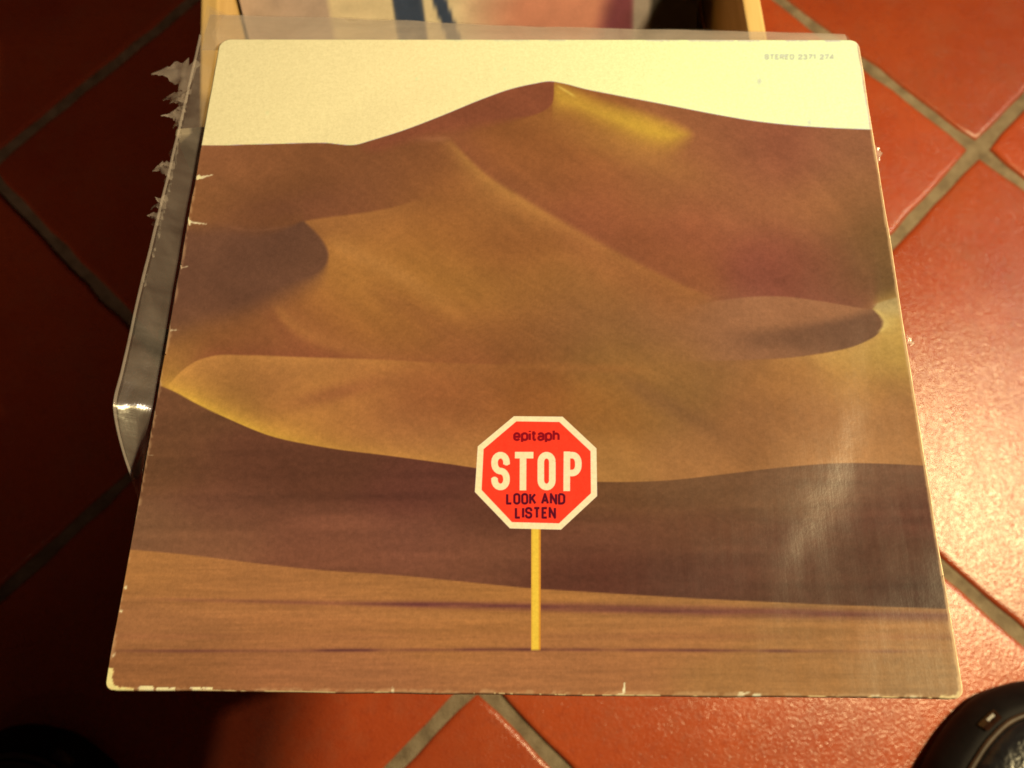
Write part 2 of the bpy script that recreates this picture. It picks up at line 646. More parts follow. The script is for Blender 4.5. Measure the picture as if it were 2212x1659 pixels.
def from_art(X, Y):
    w = HI[2, 0] * X + HI[2, 1] * Y + HI[2, 2]
    return (HI[0, 0] * X + HI[0, 1] * Y + HI[0, 2]) / w, (HI[1, 0] * X + HI[1, 1] * Y + HI[1, 2]) / w


def cover_point(u, v, lift=0.0):
    p = cover_base(u, v)
    r = np.hypot(np.asarray(u) - 0.5, np.asarray(v) - 0.5)
    h = 0.0017 * (1 - sm(0.35, 0.475, r))                       # the disc inside pushes the board up
    h = h + 0.0007 * (vnoise(np.asarray(u) * 3.1 + 5, np.asarray(v) * 2.7 + 2, 11) - 0.5)
    uu_, vv_ = np.asarray(u, float), np.asarray(v, float)
    for cu, cv, hv, drop, skew, wid in ((0.862, 0.220, 0.105, 0.00135, 0.45, 0.0150), (0.925, 0.40, 0.12, 0.00055, 0.25, 0.007), (0.945, 0.19, 0.09, 0.00040, 0.25, 0.008), (0.90, 0.055, 0.05, 0.00035, 0.4, 0.008), (0.80, 0.12, 0.07, 0.00022, 0.5, 0.006)):
        a = (uu_ - cu) * LP - skew * (vv_ - cv) * LP + 0.004 * (vnoise(vv_ * 24, uu_ * 5, 14) - 0.5)
        win = np.exp(-((vv_ - cv) / hv) ** 2)
        h = h - drop * win * sm(-wid, wid, a) * (1 - sm(wid, 0.050, a))
    return p + NRM * (h + lift)[..., None]


# --- colour fields of the printed picture, in sRGB as they look under the lamp
MID = [(480,340,144,86,52),(600,340,138,82,48),(750,350,132,78,46),(450,420,138,85,48),(600,430,130,78,45),(800,420,130,77,46),(560,470,120,71,44),
       (900,360,132,77,45),(950,420,152,90,48),(880,490,166,102,50),(1000,500,160,97,48),(1100,520,150,87,46),(1080,450,160,98,52),(1150,330,150,87,45),
       (1250,380,158,92,50),(1300,450,154,84,52),(1400,400,166,100,58),(1500,380,160,95,58),(1600,350,152,88,58),(1700,330,150,82,58),(1820,330,160,98,66),
       (1850,420,150,95,58),(1900,520,126,86,50),(1750,450,165,100,62),(1600,450,165,98,62),(1500,500,158,86,56),(1650,560,145,75,56),(1780,580,140,78,54),
       (1880,600,118,82,48),(1450,610,160,92,52),(1350,560,152,84,50),(1000,620,166,106,50),(1150,620,160,100,50),(1300,620,165,106,55),(1250,690,142,88,52),(1400,690,148,95,58),
       (1550,720,150,95,62),(900,700,160,98,48),(1000,740,155,92,50),(1150,740,140,84,45),(1300,760,145,96,50),(1500,810,160,105,58),(1700,830,170,110,60),
       (1850,810,180,125,65),(1930,860,170,110,66),(1900,950,178,118,70),(1750,900,165,105,64),(1600,890,156,98,58),(1480,860,134,90,48),(1600,950,148,94,55),
       (1380,830,156,102,52),(1300,880,156,96,45),(1150,860,148,85,42),(1000,880,150,86,47),(850,880,160,94,54),(780,830,176,110,56),(900,960,168,102,60),(1000,980,168,105,58),
       (1300,1000,166,110,58),(1500,985,162,105,60),(1750,970,170,112,66),(600,700,150,90,50),(450,740,146,90,48),(380,790,150,96,50),(700,680,165,100,48),
       (770,600,172,110,52),(870,590,170,108,50),(640,720,140,82,48),(420,600,120,74,48),(1960,760,190,145,70)]
BAND = [(330,900,112,68,48),(350,1000,110,68,46),(500,1000,106,60,46),(700,1030,98,55,42),(900,1060,98,52,44),(500,1100,110,64,50),(330,1140,124,80,58),
        (450,1165,138,84,62),(700,1150,132,76,60),(700,1195,126,72,55),(900,1170,130,74,60),(1000,1225,122,70,54),(1100,1110,102,56,44),(1300,1080,110,68,46),
        (1300,1150,112,64,50),(1250,1235,98,52,42),(1500,1060,116,75,54),(1500,1150,108,64,48),(1500,1240,95,54,44),(1700,1040,116,75,56),(1700,1200,104,63,50),
        (1900,1040,118,75,60),(1900,1200,98,60,48),(2000,1100,104,58,48),(2020,1270,80,48,40),(1750,1280,92,56,44),(1100,1180,118,68,52)]
FLAT = [(300,1230,172,110,58),(500,1250,168,105,58),(900,1280,174,110,60),(1100,1290,180,114,58),(1400,1305,166,108,58),(1800,1315,160,108,60),(300,1350,160,100,58),
        (700,1350,172,106,60),(1000,1360,176,110,60),(1400,1360,172,108,62),(1900,1360,170,110,62),(300,1450,150,92,52),(700,1450,165,100,60),(1200,1450,172,106,62),
        (1700,1450,170,112,62),(2030,1460,164,114,68)]


def tone(pts, r, g, b):
    return [(x, y, a * r, c_ * g, d * b) for x, y, a, c_, d in pts]


MID, BAND, FLAT = tone(MID, 0.972, 0.975, 0.91), tone(BAND, 0.985, 1.0, 0.84), tone(FLAT, 0.97, 0.975, 0.92)


def field(X, Y, pts, sx, sy):
    num = np.zeros(X.shape + (3,))
    den = np.full(X.shape, 1e-9)
    for x, y, r, g, b in pts:
        w = np.exp(-0.5 * (((X - x) / sx) ** 2 + ((Y - y) / sy) ** 2)) + 1e-7 / (1e-3 + ((X - x) ** 2 + (Y - y) ** 2) / 1e5)
        num += w[..., None] * np.array([r, g, b], float)
        den += w
    return num / den[..., None]


E_SKY = crv([(380,309),(440,312),(560,310),(700,308),(775,313),(800,306),(870,285),(950,255),(1050,214),(1100,196),(1150,184),(1190,178),(1215,182),(1260,194),(1330,208),(1440,228),(1560,249),(1640,261),(1720,269),(1800,274),(1900,278)])
E_BRIGHT = crv([(250,790),(330,822),(370,838),(430,870),(500,904),(580,938),(700,965),(850,985),(1000,1006),(1100,1022),(1200,1035),(1300,1040),(1450,1036),(1550,1025),(1700,1007),(1850,995),(1950,998),(2060,1006)])
E_FLAT = crv([(200,1178),(290,1185),(400,1195),(560,1215),(700,1230),(850,1241),(1000,1256),(1130,1269),(1300,1280),(1500,1291),(1700,1300),(1900,1308),(2100,1315)])
RIDGE = crv([(900,296),(930,298),(975,310),(1000,335),(1040,373),(1130,432),(1250,502),(1400,582),(1500,628),(1580,653)])
CUSP_TOP = crv([(640,485),(656,480),(690,474),(754,466),(836,453),(934,425)])
CREASE = crv([(345,850),(365,826),(395,795),(420,778),(452,767),(540,766),(631,770),(836,777),(950,783),(1120,787)])
STREAK_F = crv([(705,518),(760,545),(836,582),(900,616),(958,655),(1040,712)])
STREAK_G = crv([(575,640),(632,700),(713,743),(803,768),(900,780)])
P_PEAK = closed_smooth([(790,315),(900,268),(1040,206),(1120,178),(1188,168),(1196,196),(1190,230),(1160,250),(1100,264),(1000,282),(900,302),(820,326)])
P_GOLD = closed_smooth([(1192,178),(1300,220),(1400,250),(1484,284),(1480,306),(1440,326),(1380,316),(1300,282),(1240,256),(1192,240)])
P_CRES = closed_smooth([(300,500),(430,492),(493,490),(550,499),(599,496),(635,487),(650,481),(657,479),(664,484),(693,513),(709,540),(711,558),(704,580),(682,606),(632,634),(582,658),(540,676),(450,702),(300,738)])
P_WEDGE = closed_smooth([(1380,704),(1480,666),(1580,645),(1678,640),(1776,650),(1870,663),(1884,663),(1906,682),(1909,695),(1901,711),(1883,726),(1834,748),(1760,764),(1678,774),(1500,779),(1350,778)])
P_RGOLD = closed_smooth([(1882,664),(1902,648),(1990,634),(2000,765),(1930,790),(1850,795),(1770,775),(1850,728),(1890,705),(1890,690)])

# sign, in its own drawing units
OCT_OUT = np.array([(625,100),(1235,105),(1660,505),(1668,1105),(1215,1530),(575,1515),(135,1055),(172,480)], float)
OCT_IN = np.array([(655,165),(1195,172),(1585,540),(1590,1070),(1190,1450),(600,1435),(220,1030),(245,515)], float)
SG = 2212 / 3264


def art_to_sign(X, Y):
    return (X / SG - 1480) * 3.95, (Y / SG - 1300) * 3.95


def arc(cx, cy, rx, ry, a0, a1, n=12):
    t = np.radians(np.linspace(a0, a1, n))
    return [(cx + rx * math.cos(a), cy - ry * math.sin(a)) for a in t]


# condensed stroke letters: cap box 0..w by 0..1 (y down), each entry (width, [polylines])
def G():
    d = {}
    d['S'] = (0.44, [arc(0.22, 0.22, 0.22, 0.22, 0, 180, 10) + arc(0.22, 0.26, 0.22, 0.24, 180, 262, 6) + arc(0.22, 0.74, 0.22, 0.24, 82, 0, 6) + arc(0.22, 0.78, 0.22, 0.22, 0, -180, 10) + [(0.0, 0.72)]])
    d['S'][1][0].insert(0, (0.44, 0.29))
    d['T'] = (0.46, [[(0, 0), (0.46, 0)], [(0.23, 0), (0.23, 1)]])
    d['O'] = (0.42, [arc(0.21, 0.21, 0.21, 0.21, 0, 180, 12) + arc(0.21, 0.79, 0.21, 0.21, 180, 360, 12) + [(0.42, 0.21)]])
    d['P'] = (0.42, [[(0, 1.0), (0, 0)], [(0, 0.0), (0.20, 0.0)] + arc(0.20, 0.24, 0.22, 0.24, 90, 0, 8) + arc(0.20, 0.32, 0.22, 0.24, 0, -90, 8) + [(0, 0.56)]])
    d['L'] = (0.36, [[(0, 0), (0, 1), (0.36, 1)]])
    d['K'] = (0.44, [[(0, 0), (0, 1)], [(0.42, 0), (0.03, 0.58)], [(0.15, 0.42), (0.44, 1)]])
    d['A'] = (0.50, [[(0, 1), (0.25, 0), (0.50, 1)], [(0.09, 0.68), (0.41, 0.68)]])
    d['N'] = (0.44, [[(0, 1), (0, 0), (0.44, 1), (0.44, 0)]])
    d['D'] = (0.44, [[(0, 0), (0, 1), (0.18, 1)] + arc(0.18, 0.74, 0.26, 0.26, -90, 0, 8) + arc(0.18, 0.26, 0.26, 0.26, 0, 90, 8) + [(0, 0)]])
    d['I'] = (0.0, [[(0, 0), (0, 1)]])
    d['E'] = (0.36, [[(0.36, 0), (0, 0), (0, 1), (0.36, 1)], [(0, 0.48), (0.30, 0.48)]])
    d['R'] = (0.42, [d['P'][1][0], d['P'][1][1], [(0.20, 0.56), (0.42, 1.0)]])
    d['2'] = (0.40, [arc(0.20, 0.22, 0.20, 0.22, 175, 0, 9) + [(0.38, 0.36), (0.0, 1.0), (0.42, 1.0)]])
    d['3'] = (0.40, [arc(0.19, 0.23, 0.19, 0.23, 160, -90, 10), arc(0.19, 0.73, 0.21, 0.27, 90, -160, 10)])
    d['7'] = (0.40, [[(0, 0), (0.40, 0), (0.12, 1)]])
    d['1'] = (0.18, [[(0.0, 0.2), (0.16, 0), (0.16, 1)]])
    d['4'] = (0.42, [[(0.30, 1), (0.30, 0), (0, 0.72), (0.44, 0.72)]])
    # lower case: x height 0..1, ascender to -0.42, descender to 1.30
    d['e'] = (0.62, [[(0.0, 0.52), (0.62, 0.52)] + arc(0.31, 0.36, 0.31, 0.36, -10, 180, 10) + arc(0.31, 0.68, 0.31, 0.32, 180, 330, 9)])
    d['p'] = (0.62, [[(0, 0.0), (0, 1.34)], arc(0.31, 0.34, 0.31, 0.34, 180, 0, 10) + arc(0.31, 0.68, 0.31, 0.32, 0, -180, 10)])
    d['i'] = (0.0, [[(0, 0.0), (0, 1.0)], [(0, -0.36), (0, -0.24)]])
    d['t'] = (0.42, [[(0.14, -0.34), (0.14, 0.80)] + [(0.20, 0.97), (0.42, 1.0)], [(-0.04, 0.02), (0.42, 0.02)]])
    d['a'] = (0.60, [arc(0.30, 0.30, 0.30, 0.30, 160, 0, 9) + [(0.60, 1.0)], [(0.60, 0.45), (0.28, 0.48)] + arc(0.26, 0.73, 0.26, 0.27, 95, 300, 9) + [(0.60, 0.84)]])
    d['h'] = (0.58, [[(0, -0.40), (0, 1.0)], arc(0.29, 0.36, 0.29, 0.34, 180, 0, 10) + [(0.58, 1.0)]])
    return d


GLYPH = G()


def layout(text, x0, x1, y0, y1, gap, space=0.42):
    """polylines of a line of text filling x0..x1, y0 (cap or x height top) .. y1 (baseline)"""
    w = 0
    for k, ch in enumerate(text):
        w += space if ch == ' ' else GLYPH[ch][0]
        if k < len(text) - 1:
            w += gap
    s = (x1 - x0) / w
    out = []
    x = 0.0
    for ch in text:
        if ch == ' ':
            x += space + gap
            continue
        g = GLYPH[ch]
        for pl in g[1]:
            out.append([(x0 + (x + px) * s, y0 + py * (y1 - y0)) for px, py in pl])
        x += g[0] + gap
    return out


def strokes_sd(X, Y, lines):
    d = np.full(X.shape, 1e9)
    for pl in lines:
        for k in range(len(pl) - 1):
            (ax, ay), (bx, by) = pl[k], pl[k + 1]
            ex, ey = bx - ax, by - ay
            l2 = ex * ex + ey * ey
            if l2 < 1e-9:
                continue
            t = ((X - ax) * ex + (Y - ay) * ey) / l2
            per = np.abs((X - ax) * ey - (Y - ay) * ex) / math.sqrt(l2)
            d = np.where((t >= 0) & (t <= 1), np.minimum(d, per), d)
        for (ax, ay) in pl[1:-1]:
            d = np.minimum(d, np.hypot(X - ax, Y - ay))
    return d


W_STOP = 41.5
T_STOP = []
for ch, x0, x1 in (('S', 382, 532), ('T', 638, 868), ('O', 962, 1106), ('P', 1290, 1432)):
    w = GLYPH[ch][0]
    for pl in GLYPH[ch][1]:
        q = []
        for px, py in pl:
            q.append((x0 + px / w * (x1 - x0), 590 + py * (992 - 590)))
        T_STOP.append(q)
# straight stems run out to the cap and base lines
T_STOP[1] = [(636, 590), (868, 590)]
T_STOP[2] = [(740, 590), (738, 1034)]
T_STOP[4] = [(1286, 1042), (1290, 546)]
T_EPI = layout('epitaph', 630, 1184, 316, 398, 0.31)
T_LOOK = layout('LOOK AND', 540, 1255, 1082, 1200, 0.26, 0.06)
T_LIST = layout('LISTEN', 650, 1138, 1258, 1378, 0.26)
T_STER = layout('STEREO 2371 274', 2438, 2656, 175, 188, 0.26, 0.16)


def over(a, colour, mask):
    return a + (np.array(colour, float) - a) * mask[..., None]


LIGHT = np.array([1.36, 1.03, 0.53])


def lamp_level(P_):
    """share of lamp light on the cover relative to its middle: the picture was read off under that light"""
    def e(p):
        d = np.array(LAMP) - p
        r = np.sqrt((d * d).sum(-1))
        ax = np.array((0.05, 0.15, 0.35)) - np.array(LAMP)
        ax = ax / np.linalg.norm(ax)
        return (d @ NRM) / r * (-(d @ ax)) / r / r ** 2
    return (e(P_) / e(cover_base(0.5, 0.5)) + 0.06) / 1.06


def art(u, v):
    X, Y = to_art(u, v)
    Xn = X + 3.0 * (vnoise(X / 60, Y / 60, 1) - 0.5)
    Yn = Y + 3.0 * (vnoise(X / 60, Y / 60, 2) - 0.5)
    out = np.zeros(X.shape + (3,))
    out[:] = (255, 255, 255)
    a_sky = sm(-1.6, 1.6, Y - E_SKY(X))
    mid = field(Xn, Yn, MID, 62, 48)
    # --- middle dunes
    c = mid
    d = Y - RIDGE(X)
    along = sm(935, 1010, X) * (1 - sm(1450, 1600, X))
    c = over(c, (140, 76, 47), along * np.exp(np.minimum(d, 0) / 70) * (d < 6) * 0.62 * sm(6, -6, d))
    c = over(c, (188, 126, 60), along * (1 - 0.6 * sm(1050, 1450, X)) * np.exp(-np.maximum(d, 0) / 30) * sm(-14, 12, d) * 0.85)
    # shoulder that leads up to the ridge
    c = over(c, (160, 98, 60), np.exp(-((Y - 302 - (X - 900) * 0.02) / 7) ** 2) * sm(860, 930, X) * sm(985, 950, X) * 0.6)
    # cusp
    c = over(c, (121, 71, 44), np.exp(-(((X - 640) / 120) ** 2 + ((Y - 446 + (X - 640) * 0.12) / 28) ** 2)) * 0.60)
    d = Y - CUSP_TOP(X)
    al = sm(648, 664, X) * sm(960, 780, X)
    c = over(c, (130, 74, 45), al * sm(5, -5, d) * np.exp(np.minimum(d, 0) / 45) * 0.6)
    c = over(c, (174, 110, 53), al * sm(-4, 4, d) * np.exp(-np.maximum(d, 0) / 90) * 0.75)
    d = (Y - STREAK_F(X))
    c = over(c, (184, 120, 58), np.exp(-(d / 20) ** 2) * sm(698, 740, X) * sm(1050, 860, X) * 0.55)
    c = over(c, (148, 86, 46), np.exp(-((d - 60) / 30) ** 2) * sm(760, 860, X) * sm(1100, 960, X) * 0.30)
    d = (Y - STREAK_G(X))
    c = over(c, (136, 77, 43), np.exp(-((d - 30) / 26) ** 2) * sm(540, 620, X) * sm(860, 720, X) * 0.55)
    c = over(c, (178, 113, 54), np.exp(-(d / 17) ** 2) * sm(575, 620, X) * sm(900, 760, X) * 0.55)
    b = (X < 780) & (Y > 440) & (Y < 790)
    mk = np.zeros_like(X)
    sft = 4.5 + 34 * sm(560, 640, Y[b]) + 18 * sm(648, 560, X[b]) * sm(575, 530, Y[b])
    mk[b] = sm(1, -1, poly_sd(X[b], Y[b], P_CRES) / sft)
    fade = 1 - sm(640, 740, Y + (X - 560) * 0.22)
    c = over(c, (105, 66, 44), 0.94 * mk * np.clip(0.12 + 0.88 * fade, 0, 1) * (0.80 + 0.20 * sm(420, 560, X)))
    c = over(c, (140, 86, 54), np.exp(-((Y - np.interp(X, [470, 493, 550, 599, 640], [482, 487, 497, 494, 486])) / 3.2) ** 2) * sm(470, 520, X) * sm(640, 590, X) * 0.35)
    # gold patch and dark face of the peak
    b = (X > 1130) & (X < 1560) & (Y > 150) & (Y < 380)
    mk = np.zeros_like(X)
    sd = poly_sd(X[b], Y[b], P_GOLD)
    low = sm(-60, 20, Y[b] - (238 + (X[b] - 1200) * 0.33))
    mk[b] = sm(14 + 16 * low, -22 - 26 * low, sd)
    c = over(c, (204, 152, 52), mk * (0.80 + 0.20 * np.exp(-((X - 1390) / 110) ** 2)) * sm(1188, 1197, X))
    c = over(c, (186, 126, 56), np.exp(-(((X - 1330) / 150) ** 2 + ((Y - 318 - (X - 1330) * 0.35) / 34) ** 2)) * 0.45)
    c = over(c, (238, 196, 84), np.exp(-((Y - (186 + (X - 1200) * 0.62)) / 3.5) ** 2) * sm(1200, 1212, X) * sm(1248, 1232, X) * 0.55)
    b = (X > 700) & (X < 1260) & (Y > 130) & (Y < 380)
    mk = np.zeros_like(X)
    sd = poly_sd(X[b], Y[b], P_PEAK)
    soft = 2.5 + 14 * sm(1170, 1040, X[b])
    mk[b] = sm(1, -1, sd / soft)
    c = over(c, (137, 73, 45), mk * 0.95)
    # right hand wedge with its gold rim
    rim_x = np.interp(Y, [664, 678, 690, 700, 712], [1886, 1900, 1906, 1905, 1896])
    b = (X > 1250) & (Y > 580) & (Y < 860)
    mk = np.zeros_like(X)
    mk[b] = sm(34, -30, poly_sd(X[b], Y[b], P_RGOLD))
    c = over(c, (194, 146, 70), mk * (0.85 - 0.45 * sm(715, 790, Y)))
    c = over(c, (212, 172, 92), np.exp(-(((X - 1922) / 22) ** 2 + ((Y - 688) / 26) ** 2)) * 0.6)
    c = over(c, (192, 162, 104), sm(1878, 1895, X) * sm(633, 640, Y - (1940 - X) * 0.30) * sm(690, 660, Y) * 0.6)
    up_ = sm(2, -2, Y - np.where(X < 1880, np.interp(X, [1560, 1600, 1700, 1800, 1880], [652, 646, 645, 655, 667]), 667 - (X - 1880) * 1.0)) * sm(1500, 1620, X) * (X < 1905)
    c = over(c, (132, 72, 52), up_ * np.exp(-np.maximum(650 - Y, 0) / 55) * 0.55 * sm(1905, 1880, X))
    mk = np.zeros_like(X)
    mk[b] = sm(2.6, -2.6, poly_sd(X[b], Y[b], P_WEDGE))
    wst = sm(1440, 1640, X)
    wc = np.zeros_like(c)
    wc[:] = (158, 102, 64)
    low = sm(-16, 16, Y - np.interp(X, [1450, 1680, 1800, 1860, 1890], [727, 711, 690, 674, 660]))
    wc = over(wc, (114, 74, 50), sm(1440, 1830, X) * low * (1 - 0.55 * sm(735, 775, Y) * sm(1880, 1660, X)))
    c = c + (wc - c) * (mk * wst * 0.95)[..., None]
    c = over(c, (216, 176, 96), np.exp(-((X - rim_x - 6) / 7) ** 2) * sm(660, 672, Y) * sm(722, 704, Y) * 0.7 * (X > rim_x - 2))
    bot = np.interp(X, [1500, 1600, 1678, 1760, 1834, 1883, 1902], [781, 779, 776, 767, 751, 729, 713])
    c = over(c, (192, 138, 72), np.exp(-np.maximum(Y - bot, 0) / 16) * (Y > bot - 1) * sm(1620, 1820, X) * sm(1912, 1895, X) * 0.55)
    c = over(c, (124, 80, 46), np.exp(-((Y - 825 - (X - 1351) * 0.545) / 26) ** 2) * sm(1300, 1400, X) * sm(1640, 1500, X) * 0.5)
    # crease with the long light face below
    d = Y - CREASE(X)
    al = 1 - sm(620, 960, X)
    c = over(c, (140, 76, 44), sm(4, -3, d) * np.exp(np.minimum(d, 0) / 34) * (0.35 + 0.45 * al) * sm(380, 470, X) * sm(1180, 1020, X))
    c = over(c, (190, 124, 60), sm(-3, 3, d) * np.exp(-np.maximum(d, 0) / 90) * (0.15 + 0.8 * al) * sm(1180, 1000, X) * sm(345, 375, X))
    c = over(c, (160, 98, 48), np.exp(-((Y - 792 - (X - 1200) * 0.03) / 9) ** 2) * sm(1060, 1150, X) * sm(1420, 1300, X) * 0.5)
    d = E_BRIGHT(X) - Y
    am = np.interp(X, [330, 365, 420, 540, 700, 1000, 1300, 2000], [0.15, 0.7, 1.0, 0.95, 0.55, 0.38, 0.26, 0.22])
    c = over(c, (222, 164, 58), am * np.exp(-np.maximum(d, 0) / np.interp(X, [300, 520, 800], [34, 30, 40])) * sm(1500, 300, X) ** 0.5)
    c = over(c, (190, 124, 66), am * np.exp(-np.maximum(d, 0) / 45) * sm(700, 1200, X))
    c = over(c, (142, 82, 45), np.exp(-(((X - 735) / 105) ** 2 + ((Y - 855 + (X - 700) * 0.24) / 19) ** 2)) * 0.75)
    c = over(c, (148, 84, 43), np.exp(-(((X - 930) / 120) ** 2 + ((Y - 850) / 62) ** 2)) * 0.55)
    # broad soft wind marks
    c = c * (1 + 0.05 * (vnoise((X * 0.8 + Y * 0.6) / 70, (Y * 0.8 - X * 0.6) / 22, 21) - 0.5) + 0.06 * (vnoise(X / 110, Y / 40, 22) - 0.5))[..., None]
    rip = vnoise((X * 0.86 + Y * 0.5) / 46, (Y * 0.86 - X * 0.5) / 5.5, 23) - 0.5 + 0.8 * (vnoise((X * 0.8 - Y * 0.6) / 60, (Y * 0.8 + X * 0.6) / 8, 24) - 0.5)
    c = c * (1 + 0.028 * rip + 0.05 * (vnoise(X / 9, Y / 7, 25) - 0.5))[..., None]
    out = out + (c - out) * a_sky[..., None]
    # --- dark band
    band = field(Xn, Yn, BAND, 80, 34)
    band = band * (1 + 0.12 * (vnoise(X / 180, Y / 16, 5) - 0.5) + 0.08 * (vnoise(X / 10, Y / 7, 28) - 0.5))[..., None]
    k = sm(-2.2, 2.2, Y - E_BRIGHT(X))
    out = out + (band - out) * k[..., None]
    # --- flat sand
    flat = field(Xn, Yn, FLAT, 110, 36)
    d = Y - (1294 + (X - 400) * 0.0215)
    st = np.interp(X, [280, 420, 760, 900, 1500, 2060], [0.0, 0.35, 0.55, 0.95, 0.9, 0.7])
    wid = np.interp(X, [300, 700, 1100, 1700, 2060], [3.5, 5, 9, 11, 11])
    flat = over(flat, (112, 60, 48), st * np.exp(-(d / wid) ** 2) * (0.7 + 0.5 * vnoise(X / 90, Y / 6, 8)))
    flat = over(flat, (186, 120, 64), st * 0.4 * np.exp(-((d - 24) / 9) ** 2))
    d = Y - (1404 + 1.5 * np.sin(X / 240))
    st = np.clip(np.interp(X, [260, 420, 700, 1200, 1700, 2060], [0.2, 0.7, 0.8, 0.8, 0.7, 0.3]) * (0.35 + 1.0 * vnoise(X / 60, X * 0, 9)), 0, 1)
    flat = over(flat, (102, 54, 44), st * np.exp(-(d / 3.6) ** 2))
    flat = over(flat, (150, 88, 52), 0.5 * np.exp(-((Y - 1374) / 6) ** 2) * vnoise(X / 200, X * 0 + 3, 10))
    flat = flat * (1 + 0.08 * (vnoise(X / 160, Y / 10, 6) - 0.5) + 0.08 * (vnoise(X / 60, Y / 4, 26) - 0.5) + 0.06 * (vnoise(X / 8, Y / 6, 27) - 0.5))[..., None]
    k = sm(-2.0, 2.0, Y - E_FLAT(X))
    out = out + (flat - out) * k[..., None]
    # faint marks on the printed sky
    sky = 1 - a_sky
    for mx, my, mr_ in ((578, 243, 8), (1640, 175, 5), (1748, 262, 4), (1090, 150, 3), (900, 170, 3)):
        out = over(out, (205, 184, 100), sky * 0.5 * np.exp(-(((X - mx) / mr_) ** 2 + ((Y - my) / (mr_ * 1.3)) ** 2)))
    # --- pole
    cx = 1157.5
    k = sm(11.2, 9.6, np.abs(X - cx + (Y - 1280) * 0.001)) * (Y > 1138) * sm(1404.5, 1402.5, Y)
    pc = np.zeros_like(out)
    t = (X - cx) / 10.0
    pc[:] = (240, 188, 58)
    pc = over(pc, (214, 132, 40), sm(0.35, 1.0, t))
    pc = over(pc, (222, 160, 52), sm(-0.6, -1.0, t))
    out = out + (pc - out) * k[..., None]
    # --- sign
    b = (X > 1015) & (X < 1300) & (Y > 885) & (Y < 1155)
    if b.any():
        sx, sy = art_to_sign(X[b], Y[b])
        cc = out[b]
        aa = 4.5
        k = sm(aa, -aa, poly_sd(sx, sy, OCT_OUT))
        cc = over(cc, (255, 222, 178), k)
        k = sm(aa, -aa, poly_sd(sx, sy, OCT_IN))
        cc = over(cc, (255, 62, 34), k)
        k = sm(aa, -aa, strokes_sd(sx, sy, T_STOP) - W_STOP)
        cc = over(cc, (255, 222, 178), k)
        k = sm(aa, -aa, strokes_sd(sx, sy, T_EPI) - 14.5)
        cc = over(cc, (138, 10, 22), k * 0.95)
        k = sm(aa, -aa, np.minimum(strokes_sd(sx, sy, T_LOOK), strokes_sd(sx, sy, T_LIST)) - 14)
        cc = over(cc, (82, 8, 30), k * 0.95)
        out[b] = cc
    # --- catalogue line
    b = (X > 1640) & (X < 1815) & (Y > 110) & (Y < 136)
    if b.any():
        k = sm(3.4, -1.0, strokes_sd(X[b] / SG, Y[b] / SG, T_STER) - 0.9)
        out[b] = over(out[b], (196, 178, 100), k * 0.75)
    # --- wear: bare board at nicks, corners and edges
    bare = (255, 232, 168)

    def nick(x0, y0, x1, y1, r, s=0.95):
        nonlocal out
        bb = (X > min(x0, x1) - 30) & (X < max(x0, x1) + 30) & (Y > min(y0, y1) - 30) & (Y < max(y0, y1) + 30)
        if not bb.any():
            return
        x, y = X[bb], Y[bb]
        ex, ey = x1 - x0, y1 - y0
        tt = np.clip(((x - x0) * ex + (y - y0) * ey) / (ex * ex + ey * ey + 1e-6), 0, 1)
        dd = np.hypot(x - x0 - ex * tt, y - y0 - ey * tt) + 2.4 * (vnoise(x / 4, y / 4, 31) - 0.5)
        rr_ = r * (1 - 0.6 * tt)
        out[bb] = over(out[bb], bare, s * sm(1.2, -1.2, dd - rr_))
    nick(430, 381, 433, 382, 5.5)
    nick(434, 382, 459, 376, 2.6, 0.75)
    nick(409, 477, 411, 481, 5.0)
    nick(413, 477, 446, 481, 2.4, 0.7)
    nick(388, 576, 406, 572, 2.0, 0.5)
    nick(367, 709, 386, 708, 1.8, 0.5)
    nick(328, 893, 340, 893, 1.6, 0.5)
    nick(317, 979, 330, 979, 1.3, 0.35)
    nick(273, 1267, 275, 1268, 3.2, 0.8)
    nick(263, 1319, 264, 1321, 3.6, 0.8)
    nick(246, 1416, 249, 1411, 3.2, 0.7)
    # bottom left corner rubbed to the board
    b = (X < 480) & (Y > 1430)
    if b.any():
        x, y = X[b], Y[b]
        e_left = x - (228 + (1488 - y) * 0.177)
        e_bot = 1489.5 + (x - 228) * 0.0097 - y
        nz = vnoise(x / 7, y / 7, 33) + 0.5 * vnoise(x / 3, y / 3, 34)
        rad = np.hypot(np.maximum(34 - e_left, 0), np.maximum(28 - e_bot, 0))
        k = sm(21, 25, rad + 7 * (nz - 0.7)) * (e_left < 62) * (e_bot < 46)
        out[b] = over(out[b], (255, 206, 118), k)
        seg = ((x > 300) & (x < 332) & (e_bot < 9)) | ((x > 338) & (x < 380) & (e_bot < 5)) | ((x > 412) & (x < 436) & (e_bot < 6.5 + 5 * (nz - 0.7))) | ((x > 438) & (x < 459) & (e_bot < 8))
        out[b] = over(out[b], (255, 236, 176), seg * sm(0.25, 0.6, nz) * 0.95)
    b = (Y > 1460) & (X > 470)
    if b.any():
        x, y = X[b], Y[b]
        e_bot = 1489.5 + (x - 228) * 0.0093 - y
        nz = vnoise(x / 6, y / 4, 35)
        k = np.zeros_like(x)
        for x0, x1, hgt in ((1595, 1620, 7), (1625, 1645, 4), (1880, 1900, 4), (1902, 1915, 3), (1955, 1990, 3.5)):
            k = np.maximum(k, sm(x0 - 3, x0 + 3, x) * sm(x1 + 3, x1 - 3, x) * sm(hgt + 1.5, hgt - 1.5, e_bot) * sm(0.2, 0.5, nz))
        out[b] = over(out[b], bare, k * 0.9)
        x_r = x - (2079 - (1506 - y) * 0.16)
        rad = np.hypot(np.maximum(26 + x_r, 0), np.maximum(26 - e_bot, 0))
